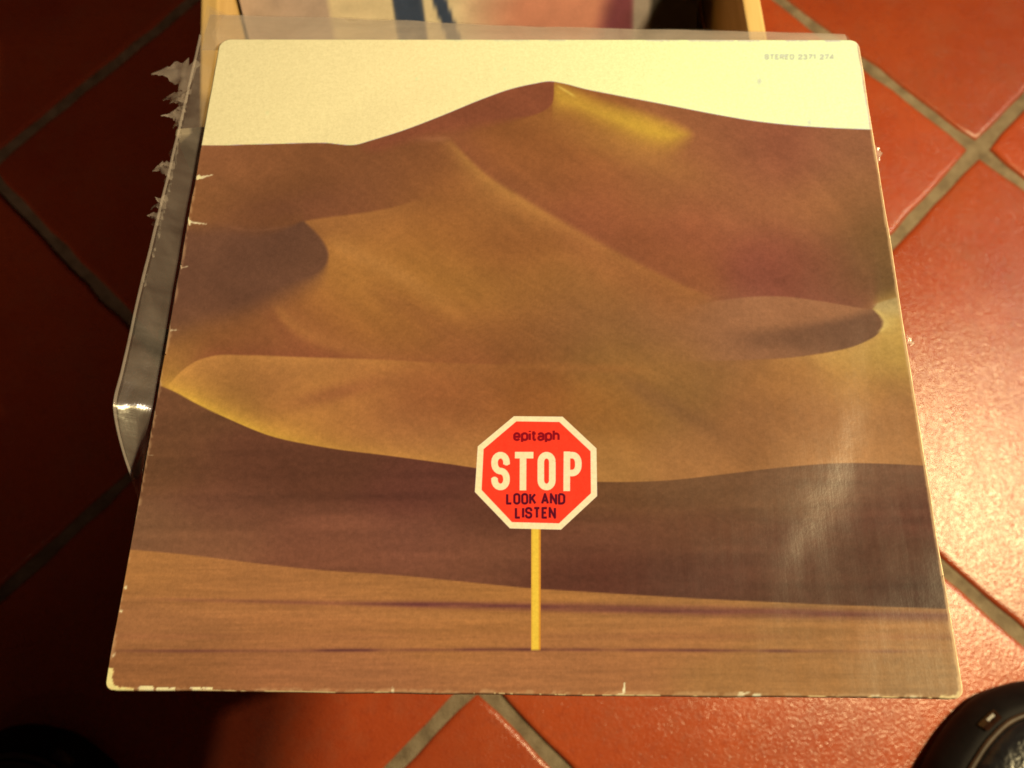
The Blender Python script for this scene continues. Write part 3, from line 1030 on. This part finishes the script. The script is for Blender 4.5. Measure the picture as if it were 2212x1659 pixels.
        out[b] = over(out[b], (250, 214, 130), sm(20, 27, rad + 6 * (nz - 0.5)) * (x > 2030) * 0.85)
        out[b] = over(out[b], (196, 148, 92), sm(-8, -1, x_r) * 0.6)
    nick(848, 1498, 849, 1486, 2.6)
    nick(1347, 1502, 1349, 1476, 3.2)
    nick(1338, 1500, 1347, 1500, 2.2)
    # rubbed right edge
    e_r = (1.0 - u) * 1850
    nz = vnoise(Y / 25, X * 0, 37)
    out = over(out, (232, 176, 110), sm(4.5, 1.0, e_r - 2.5 * nz) * 0.75)
    edge = np.minimum(np.minimum(u, 1 - u), np.minimum(v, 1 - v)) * 1800
    wn = 0.6 * vnoise(X / 30, Y / 30, 41) + 0.4 * vnoise(X / 7, Y / 7, 42)
    out = over(out, (214, 164, 104), sm(7, 0, edge - 9 * (wn - 0.5)) * 0.42 * sm(0.35, 0.62, wn))
    ring = np.hypot(u - 0.5, v - 0.5)
    out = out * (1 + 0.035 * np.exp(-((ring - 0.468) / 0.006) ** 2) * (vnoise(X / 80, Y / 80, 43)) * (1 - sky))[..., None]
    lin = s2l(np.clip(out, 0, 255)) / LIGHT / lamp_level(cover_base(u, v))[..., None]
    paper = np.array([0.86, 0.835, 0.63])
    lin = np.minimum(lin, paper)
    return np.clip(lin, 0.004, 0.86)


def axis_lines(lo, hi, n_out, n_in):
    a = np.linspace(0, lo, max(2, int(n_out * lo)), endpoint=False)
    b = np.linspace(lo, hi, n_in, endpoint=False)
    c_ = np.linspace(hi, 1, max(2, int(n_out * (1 - hi))))
    return np.concatenate([a, b, c_])


us = [from_art(x, y)[0] for x in (1022, 1294) for y in (895, 1150)]
vs_ = [from_art(x, y)[1] for x in (1022, 1294) for y in (895, 1150)]
ul = axis_lines(min(us), max(us), 640, 300)
vl = axis_lines(min(vs_), max(vs_), 640, 300)
NU, NV = len(ul), len(vl)
UU, VV = np.meshgrid(ul, vl)
# rounded, slightly crushed corners
for (cu, cv, rad) in ((0, 1, 0.017), (1, 1, 0.013), (0, 0, 0.009), (1, 0, 0.011)):
    a = (rad - np.abs(UU - cu)) / rad
    b = (rad - np.abs(VV - cv)) / rad
    mk = (a > 0) & (b > 0)
    mx = np.maximum(a, b)
    l = np.hypot(a, b)
    f = np.where(mk, mx / np.maximum(l, 1e-9), 1)
    su, sv = (1 if cu == 0 else -1), (1 if cv == 0 else -1)
    UU = np.where(mk, cu + su * (rad - a * f * rad), UU)
    VV = np.where(mk, cv + sv * (rad - b * f * rad), VV)
# tiny dents along the edges
dent = 0.0016 * (vnoise(VV * 16, UU * 0, 51) - 0.5) * sm(0.92, 1.0, UU) - 0.0012 * (vnoise(VV * 22, UU * 0, 52) - 0.5) * sm(0.05, 0.0, UU)
UU = UU + dent
VV = VV - 0.0016 * (vnoise(UU * 18, UU * 0, 53) - 0.5) * sm(0.05, 0.0, VV)

PTS = cover_point(UU, VV)
COLS = art(UU, VV)
cover = empty('record_cover', tuple(cover_base(0.5, 0.5)))
tag(cover, 'record cover with brown sand dunes and a red stop sign', 'record cover')
org = cover_base(0.5, 0.5)
ax_u = (cBR + cTR - cBL - cTL)
ax_u /= np.linalg.norm(ax_u)
ax_v = np.cross(NRM, ax_u)
ROT = np.stack([ax_u, ax_v, NRM])           # rows: local axes
cover.rotation_euler = Matrix(ROT.T.tolist()).to_euler()


def loc(P_):
    return (P_ - org) @ ROT.T


F_all = grid_faces(NU, NV)
P_loc = loc(PTS).reshape(-1, 3)
C_all = COLS.reshape(-1, 3)
Xa, Ya = to_art(UU, VV)
fx = Xa.reshape(-1)[F_all].mean(1)
fy = Ya.reshape(-1)[F_all].mean(1)
in_sign = np.zeros(len(F_all), bool)
b = (fx > 1015) & (fx < 1300) & (fy > 885) & (fy < 1155)
sx, sy = art_to_sign(fx[b], fy[b])
in_sign[b] = poly_sd(sx, sy, OCT_OUT) < 3
in_pole = (~in_sign) & (np.abs(fx - 1157.5) < 11) & (fy > 1100) & (fy < 1405)


def sub_mesh(name, faces):
    used, inv = np.unique(faces.ravel(), return_inverse=True)
    return mesh_from(name, P_loc[used], inv.reshape(faces.shape), C_all[used])


link('front_panel', sub_mesh('front_panel', F_all[~in_sign & ~in_pole]), M['print'], cover)
sg = link('printed_sign', sub_mesh('printed_sign', F_all[in_sign]), M['print'], cover)
tag(sg, 'red octagonal stop sign with cream border printed on the cover')
pl_ = link('printed_pole', sub_mesh('printed_pole', F_all[in_pole]), M['print'], cover)
tag(pl_, 'yellow sign pole printed on the cover')

# board edge round the cover
idx = np.concatenate([np.arange(NU - 1), np.arange(NV - 1) * NU + NU - 1, (NV - 1) * NU + np.arange(NU - 1, 0, -1), np.arange(NV - 1, 0, -1) * NU])
lp = PTS.reshape(-1, 3)[idx]
lu, lv = UU.ravel()[idx], VV.ravel()[idx]
lc = C_all[idx]
cen = org
outd = np.stack([lu - 0.5, lv - 0.5], 1)
e = np.maximum(np.abs(outd[:, 0]), np.abs(outd[:, 1]))
ou = np.where(np.abs(outd[:, 0]) > 0.488, np.sign(outd[:, 0]), 0.0)
ov = np.where(np.abs(outd[:, 1]) > 0.488, np.sign(outd[:, 1]), 0.0)
nl = np.maximum(np.hypot(ou, ov), 1e-6)
od = (ou / nl)[:, None] * ax_u + (ov / nl)[:, None] * ax_v
TKC = 0.0023
ring_def = ((0.0, 0.0), (0.00035, -0.00015), (0.0006, -0.0006), (0.0006, -TKC + 0.0005), (0.0, -TKC))
rp, rc = [], []
q = np.arange(len(idx))
ws = vnoise(q / 14.0, q * 0.0, 61) * 0.6 + vnoise(q / 4.0, q * 0.0, 62) * 0.4
for k, (o_, dz) in enumerate(ring_def):
    rp.append(lp + od * o_ + NRM * dz)
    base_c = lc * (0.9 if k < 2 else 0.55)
    bare_c = np.array([0.80, 0.66, 0.44])
    right_ = sm(0.97, 0.99, lu)
    left_ = sm(0.03, 0.01, lu)
    w_ = np.clip(sm(0.56, 0.70, ws) * (0.9 - 0.5 * left_) + right_ * 0.55, 0, 1)
    if k == 0:
        w_ = w_ * 0.25
    rc.append(base_c * (1 - w_[:, None]) + bare_c * w_[:, None])
n_ = len(idx)
RF = []
for k in range(len(ring_def) - 1):
    a = np.arange(n_)
    b2 = (a + 1) % n_
    RF.append(np.stack([k * n_ + a, (k + 1) * n_ + a, (k + 1) * n_ + b2, k * n_ + b2], 1))
link('board_edge', mesh_from('board_edge', loc(np.concatenate(rp)), np.concatenate(RF), np.concatenate(rc)), M['board'], cover)
bu, bv = np.meshgrid(np.linspace(0.006, 0.994, 30), np.linspace(0.006, 0.994, 30))
bp = cover_base(bu, bv) - NRM * (TKC - 0.0003)
link('back_panel', mesh_from('back_panel', loc(bp).reshape(-1, 3), grid_faces(30, 30)[:, ::-1]), M['kraft'], cover)

# ------------------------------------------------------------------ plastic sleeve under the cover
film = empty('plastic_sleeve', tuple(org - NRM * 0.006))
film.rotation_euler = cover.rotation_euler
tag(film, 'torn clear plastic record sleeve lying under the dune cover', 'plastic sleeve')
LEFT = crv([(0.17, 0.03), (0.205, -0.002), (0.265, -0.030), (0.30, -0.0435), (0.345, -0.0545), (0.36, -0.0555), (0.40, -0.0545), (0.48, -0.0535), (0.57, -0.0515), (0.69, -0.0460), (0.80, -0.0420), (0.90, -0.0392), (0.997, -0.0370), (1.09, -0.043)])


def film_z(u, v, curl, base):
    o_ = np.maximum(0, -0.002 - u) * LP
    top = np.maximum(0, v - 1.002) * LP
    z = base + curl * o_ - 0.10 * top
    fold = np.where(v > 0.357 - 0.3 * u, -0.10 * (v - 0.357), -0.55 * (0.357 - v)) * LP
    w = sm(0, 0.006, o_)
    k = 0.0035
    dv = v - (0.357 + 0.28 * (u + 0.03))
    up_s, dn_s = -0.02, -0.40
    smooth_abs = np.sqrt(dv * dv + k * k)
    roof = ((up_s + -dn_s) / 2 * dv + (up_s + dn_s) / 2 * (smooth_abs - k)) * LP
    z = z + w * np.where(v < 0.75, roof * sm(0.80, 0.50, v), 0)
    z = z + 0.0010 * (vnoise(u * 60 + 3, v * 22, 71) - 0.5) * sm(0, 0.01, o_ + top)
    return z


def film_sheet(name, curl, base, inset, seed):
    nv_, nu_ = 260, 60
    vs2 = np.linspace(0.175, 1.0, nv_)
    s_ = np.concatenate([np.linspace(0, 0.10, 30, endpoint=False), np.linspace(0.10, 1, nu_ - 30)])
    Sg, Vg = np.meshgrid(s_, vs2)
    Lb = LEFT(Vg * 1.0) * np.where(LEFT(Vg) < 0, 0.82, 1.0) + inset + 0.0012 * (vnoise(Vg * 90, Vg * 0, seed) - 0.5)
    Ug = Lb + (0.992 - Lb) * Sg
    # rows run up to the slanting top edge
    topv = 1.070 - 0.047 * np.clip(Ug, -0.05, 1) + 0.002 * np.sin(Ug * 9) - inset * 0.5
    Vw = np.where(Vg > 0.9, 0.9 + (Vg - 0.9) * (topv - 0.9) / 0.1, Vg)
    # rounded top corners
    for cu, su in ((-0.041, 1), (0.992, -1)):
        rr_ = 0.012
        a = (rr_ - (Ug - cu) * su) / rr_
        b_ = (rr_ - (topv - Vw)) / rr_
        mk_ = (a > 0) & (b_ > 0)
        f_ = np.where(mk_, np.maximum(a, b_) / np.maximum(np.hypot(a, b_), 1e-9), 1)
        Ug = np.where(mk_, cu + su * (rr_ - a * f_ * rr_), Ug)
        Vw = np.where(mk_, topv - (rr_ - b_ * f_ * rr_), Vw)
    z = film_z(Ug, Vw, curl, base)
    P_ = cover_base(Ug, Vw) + NRM * z[..., None]
    me = mesh_from(name, ((P_ - (org - NRM * 0.006)) @ ROT.T).reshape(-1, 3), grid_faces(nu_, nv_))
    return link(name, me, M['film'], film)


film_sheet('front_sheet', 0.74, -0.0027, 0.0, 81)
film_sheet('back_sheet', 0.60, -0.0036, 0.0018, 82)


def film_seam():
    """welded edge of the bag along the left side"""
    n = 200
    vs3 = np.linspace(0.215, 1.0, n)
    V_ = []
    for v in vs3:
        u0 = float(LEFT(v)) * 0.82
        for du, dz in ((-0.0007, 0.0), (0.0, 0.0005), (0.0012, 0.0006), (0.0028, 0.0002)):
            u = u0 + du
            z = float(film_z(np.array(u), np.array(v), 0.74, -0.0027)) + dz
            V_.append(cover_base(u, v) + NRM * z)
    P_ = (np.array(V_) - (org - NRM * 0.006)) @ ROT.T
    link('welded_seam', mesh_from('welded_seam', P_, grid_faces(4, n)), M['seam'], film)


film_seam()


def film_flap():
    """the doubled mouth of the bag standing out above the cover"""
    nu_, nv_ = 120, 14
    Ug, Tg = np.meshgrid(np.linspace(-0.030, 0.985, nu_), np.linspace(0, 1, nv_))
    topv = 1.067 - 0.047 * np.clip(Ug, -0.05, 1) + 0.002 * np.sin(Ug * 9) + 0.0015 * (vnoise(Ug * 30, Ug * 0, 87) - 0.5)
    Vw = 0.985 + (topv - 0.985) * Tg
    z = -0.0024 - 0.10 * np.maximum(0, Vw - 1.002) * LP + 0.0012 * np.sin(Tg * 3.1) + 0.0010 * (vnoise(Ug * 14, Vw * 60, 88) - 0.5)
    P_ = cover_base(Ug, Vw) + NRM * z[..., None]
    me = mesh_from('mouth_flap', ((P_ - (org - NRM * 0.006)) @ ROT.T).reshape(-1, 3), grid_faces(nu_, nv_))
    link('mouth_flap', me, M['flap'], film)


film_flap()


def torn_strip(tip, a, b, curl):
    """a curled, ragged shred of film: base from a to b, pointed at tip, in cover units"""
    n = 15
    rows = []
    tip, a, b = (np.array(p) for p in (tip, a, b))
    a, b = (a + b) / 2 + (a - b) * 0.68, (a + b) / 2 + (b - a) * 0.68
    tip = tip + (tip - (a + b) / 2) * 0.12
    rs = random.Random(int(abs(tip[0] * 1e5 + tip[1] * 1e6)))
    bend = rs.uniform(-0.25, 0.25)
    for k in range(n):
        t = k / (n - 1)
        w = (1 - t) ** 0.85
        mid_ = (a + b) / 2 * (1 - t) + tip * t + (b - a) * bend * math.sin(t * math.pi)
        for s in (-1, -0.5, 0.0, 0.5, 1):
            jag = 1 + rs.uniform(-0.35, 0.35) * (abs(s) == 1) * (0 < t < 1)
            uv = mid_ + (b - a) / 2 * max(w, 0.015) * s * jag
            z = -0.0030 - curl * t * t * 0.006 + 0.0012 * math.sin(5.0 * s + 7 * t + curl * 9) * (1 - 0.6 * t)
            rows.append(cover_base(uv[0], uv[1]) + NRM * z)
    P_ = (np.array(rows) - (org - NRM * 0.006)) @ ROT.T
    link('torn_strip', mesh_from('torn_strip', P_, grid_faces(5, n)), M['shred'], film)


def uvp(x, y):
    return from_art(float(x), float(y))


for tip, a, b, cu in (((328, 147), (424, 136), (402, 184), 0.4), ((345, 194), (408, 190), (398, 212), 0.9), ((360, 208), (402, 202), (394, 222), 0.5),
                      ((350, 249), (397, 236), (386, 258), -0.3), ((366, 262), (390, 254), (384, 272), 0.5), ((372, 228), (398, 222), (394, 234), 0.2), ((376, 290), (386, 280), (382, 300), 0.4), ((341, 352), (372, 346), (368, 358), 0.1), ((352, 400), (364, 392), (360, 410), 0.3), ((330, 500), (342, 492), (338, 512), 0.4), ((318, 540), (330, 534), (326, 552), 0.2), ((356, 318), (381, 305), (376, 340), 0.6), ((326, 362), (372, 352), (366, 380), 0.2),
                      ((342, 372), (368, 366), (364, 384), 1.0), ((333, 425), (358, 418), (354, 436), -0.2), ((318, 441), (354, 434), (349, 453), 0.5),
                      ((312, 458), (350, 452), (345, 468), 0.2), ((316, 470), (346, 466), (341, 482), 0.8), ((300, 596), (314, 590), (308, 616), 0.3),
                      ((1912, 322), (1892, 316), (1897, 352), 0.3), ((1982, 738), (1966, 724), (1968, 742), 0.2)):
    torn_strip(uvp(*tip), uvp(*a), uvp(*b), cu)

# ------------------------------------------------------------------ shoes
OUTL = [(0.355, -0.033), (0.372, -0.036), (0.388, -0.047), (0.398, -0.068), (0.401, -0.100), (0.397, -0.150), (0.388, -0.200), (0.380, -0.255), (0.368, -0.298), (0.345, -0.318),
        (0.318, -0.315), (0.298, -0.295), (0.285, -0.250), (0.276, -0.200), (0.268, -0.150), (0.264, -0.115), (0.268, -0.090), (0.285, -0.068), (0.301, -0.053), (0.319, -0.041), (0.338, -0.035)]
TOE, HEEL = np.array([0.343, -0.105]), np.array([0.336, -0.275])


def build_shoe(mirror, shift, label):
    root = empty('shoe', ((0.335 + shift[0]) if not mirror else -0.335 + shift[0], -0.18 + shift[1], 0.0))
    tag(root, label, 'shoe', 'black shoes on the tiles')
    O = closed_smooth(OUTL, 6)
    A = (O - HEEL) @ (TOE - HEEL) / ((TOE - HEEL) @ (TOE - HEEL))
    A = np.clip(A, 0, 1)
    Cx = HEEL + A[:, None] * (TOE - HEEL)
    hgt = np.interp(A, [0, 0.2, 0.45, 0.7, 1.0], [0.105, 0.100, 0.098, 0.078, 0.052])

    def ring(s, z):
        p = Cx + (O - Cx) * s
        zz = np.broadcast_to(z, (len(O),))
        q_ = np.column_stack([p, zz])
        q_[:, 0] -= 0.335
        q_[:, 1] += 0.18
        if mirror:
            q_[:, 0] *= -1
        return q_

    def loft(name, rings, mat, cap0=False, cap1=False):
        V_ = np.concatenate(rings).tolist()
        n_ = len(O)
        F_ = []
        for k in range(len(rings) - 1):
            for i in range(n_):
                j = (i + 1) % n_
                f = (k * n_ + i, k * n_ + j, (k + 1) * n_ + j, (k + 1) * n_ + i)
                F_.append(f if not mirror else f[::-1])
        if cap0:
            F_.append(tuple(range(n_)))
        if cap1:
            F_.append(tuple(range((len(rings) - 1) * n_, len(rings) * n_)))
        me = bpy.data.meshes.new(name)
        me.from_pydata(V_, [], F_)
        me.update()
        return link(name, me, mat, root)

    loft('sole', [ring(0.955, 0.0012), ring(0.985, 0.003), ring(1.0, 0.010), ring(0.985, 0.018), ring(0.93, 0.026), ring(0.84, 0.033), ring(0.74, 0.036), ring(0.70, 0.034)], M['rubber'], cap0=True)
    t = np.linspace(0, 2 * math.pi, 9)[:-1]
    loft('piping', [ring(0.725 + 0.030 * math.cos(a), 0.0372 + 0.0022 * math.sin(a)) for a in np.append(t, 0)], M['piping'])
    rings = []
    for w in np.linspace(0, 1, 9):
        s = 0.70 * (1 - w) ** 1.0 * (1 - 0.0) + 0.70 * 0 
        s = 0.70 * math.cos(w * 1.35)
        z = 0.036 + (hgt - 0.036) * math.sin(w * 1.45) ** 0.9
        rings.append(ring(s, z))
    rings.append(ring(0.06, hgt + 0.0005))
    up_o = loft('upper', rings, M['leather'], cap1=True)
    # ankle opening: padded collar and dark lining, set over the rear half
    n = 40
    cen_ = HEEL + 0.30 * (TOE - HEEL)
    V_, F_ = [], []
    for k in range(n):
        a = 2 * math.pi * k / n
        for m_ in range(8):
            b_ = 2 * math.pi * m_ / 8
            rx, ry = 0.033 + 0.006 * math.cos(b_), 0.052 + 0.006 * math.cos(b_)
            x = cen_[0] + rx * math.cos(a) - 0.335
            V_.append(((-x if mirror else x), cen_[1] + ry * math.sin(a) + 0.18, 0.103 + 0.006 * math.sin(b_)))
            j, m2 = (k + 1) % n, (m_ + 1) % 8
            F_.append((k * 8 + m_, j * 8 + m_, j * 8 + m2, k * 8 + m2))
    me = bpy.data.meshes.new('collar')
    me.from_pydata(V_, [], F_)
    link('collar', me, M['leather'], root)
    V_ = []
    for k in range(n):
        a = 2 * math.pi * k / n
        x = cen_[0] + 0.033 * math.cos(a) - 0.335
        V_.append(((-x if mirror else x), cen_[1] + 0.052 * math.sin(a) + 0.18, 0.1062))
    me = bpy.data.meshes.new('lining')
    me.from_pydata(V_, [], [tuple(range(n))])
    link('lining', me, M['lining'], root, False)
    # laces
    for k in range(4):
        f = 0.62 + 0.085 * k
        cc_ = HEEL + f * (TOE - HEEL)
        z0 = float(np.interp(f, [0, 0.2, 0.45, 0.7, 1.0], [0.105, 0.100, 0.098, 0.078, 0.052]))
        V_, F_ = [], []
        ns = 12
        for i in range(ns + 1):
            w = -1 + 2 * i / ns
            for m_ in range(6):
                b_ = 2 * math.pi * m_ / 6
                x = cc_[0] + 0.021 * w - 0.335
                V_.append(((-x if mirror else x), cc_[1] + 0.18 + 0.0028 * math.cos(b_) + 0.003 * w, z0 + 0.0015 - 0.009 * w * w + 0.002 * math.sin(b_)))
                if i < ns:
                    m2 = (m_ + 1) % 6
                    F_.append((i * 6 + m_, (i + 1) * 6 + m_, (i + 1) * 6 + m2, i * 6 + m2))
        me = bpy.data.meshes.new('lace')
        me.from_pydata(V_, [], F_)
        link('lace', me, M['lining'], root)
    # toe seam: a fine cord over the toe cap
    V_, F_ = [], []
    ns = 24
    for i in range(ns + 1):
        w = -1 + 2 * i / ns
        x = 0.343 + 0.040 * w - 0.335
        yy = -0.088 - 0.030 * w * w + 0.18
        zz = 0.0515 - 0.0125 * w * w
        for m_ in range(5):
            b_ = 2 * math.pi * m_ / 5
            V_.append(((-x if mirror else x), yy + 0.0012 * math.cos(b_), zz + 0.0012 * math.sin(b_)))
            if i < ns:
                m2 = (m_ + 1) % 5
                F_.append((i * 5 + m_, (i + 1) * 5 + m_, (i + 1) * 5 + m2, i * 5 + m2))
    me = bpy.data.meshes.new('toe_seam')
    me.from_pydata(V_, [], F_)
    link('toe_seam', me, M['piping'], root)
    # brown insets let into the rubber rim
    for i0, i1 in ((108, 113),):
        V_, F_ = [], []
        for i in range(i0, i1 + 1):
            for s, z in ((0.885, 0.0310), (0.855, 0.0333), (0.825, 0.0349), (0.795, 0.0363)):
                p = ring(s, z + 0.0006)[i % len(O)]
                V_.append(tuple(p))
        m4 = i1 - i0
        for a in range(m4):
            for b_ in range(3):
                F_.append((a * 4 + b_, (a + 1) * 4 + b_, (a + 1) * 4 + b_ + 1, a * 4 + b_ + 1))
        me = bpy.data.meshes.new('rim_inset')
        me.from_pydata(V_, [], F_)
        link('rim_inset', me, M['inset'], root)
    if mirror:
        return root
    V_, F_ = [], []  # pale patch laid on the inset as a painted white glint
    for i in range(110, 113):
        for s, z in ((0.868, 0.0336), (0.858, 0.0343), (0.846, 0.0349)):
            V_.append(tuple(ring(s, z)[i % len(O)]))
    for a in range(2):
        for b_ in range(2):
            F_.append((a * 3 + b_, (a + 1) * 3 + b_, (a + 1) * 3 + b_ + 1, a * 3 + b_ + 1))
    me = bpy.data.meshes.new('rim_glint')
    me.from_pydata(V_, [], F_)
    link('rim_glint', me, M['glint'], root)
    return root


build_shoe(False, (0.006, -0.003), 'black shoe with brown piping beside the lower right cover corner')
build_shoe(True, (-0.02, 0.012), 'black shoe in deep shadow left of the cover')
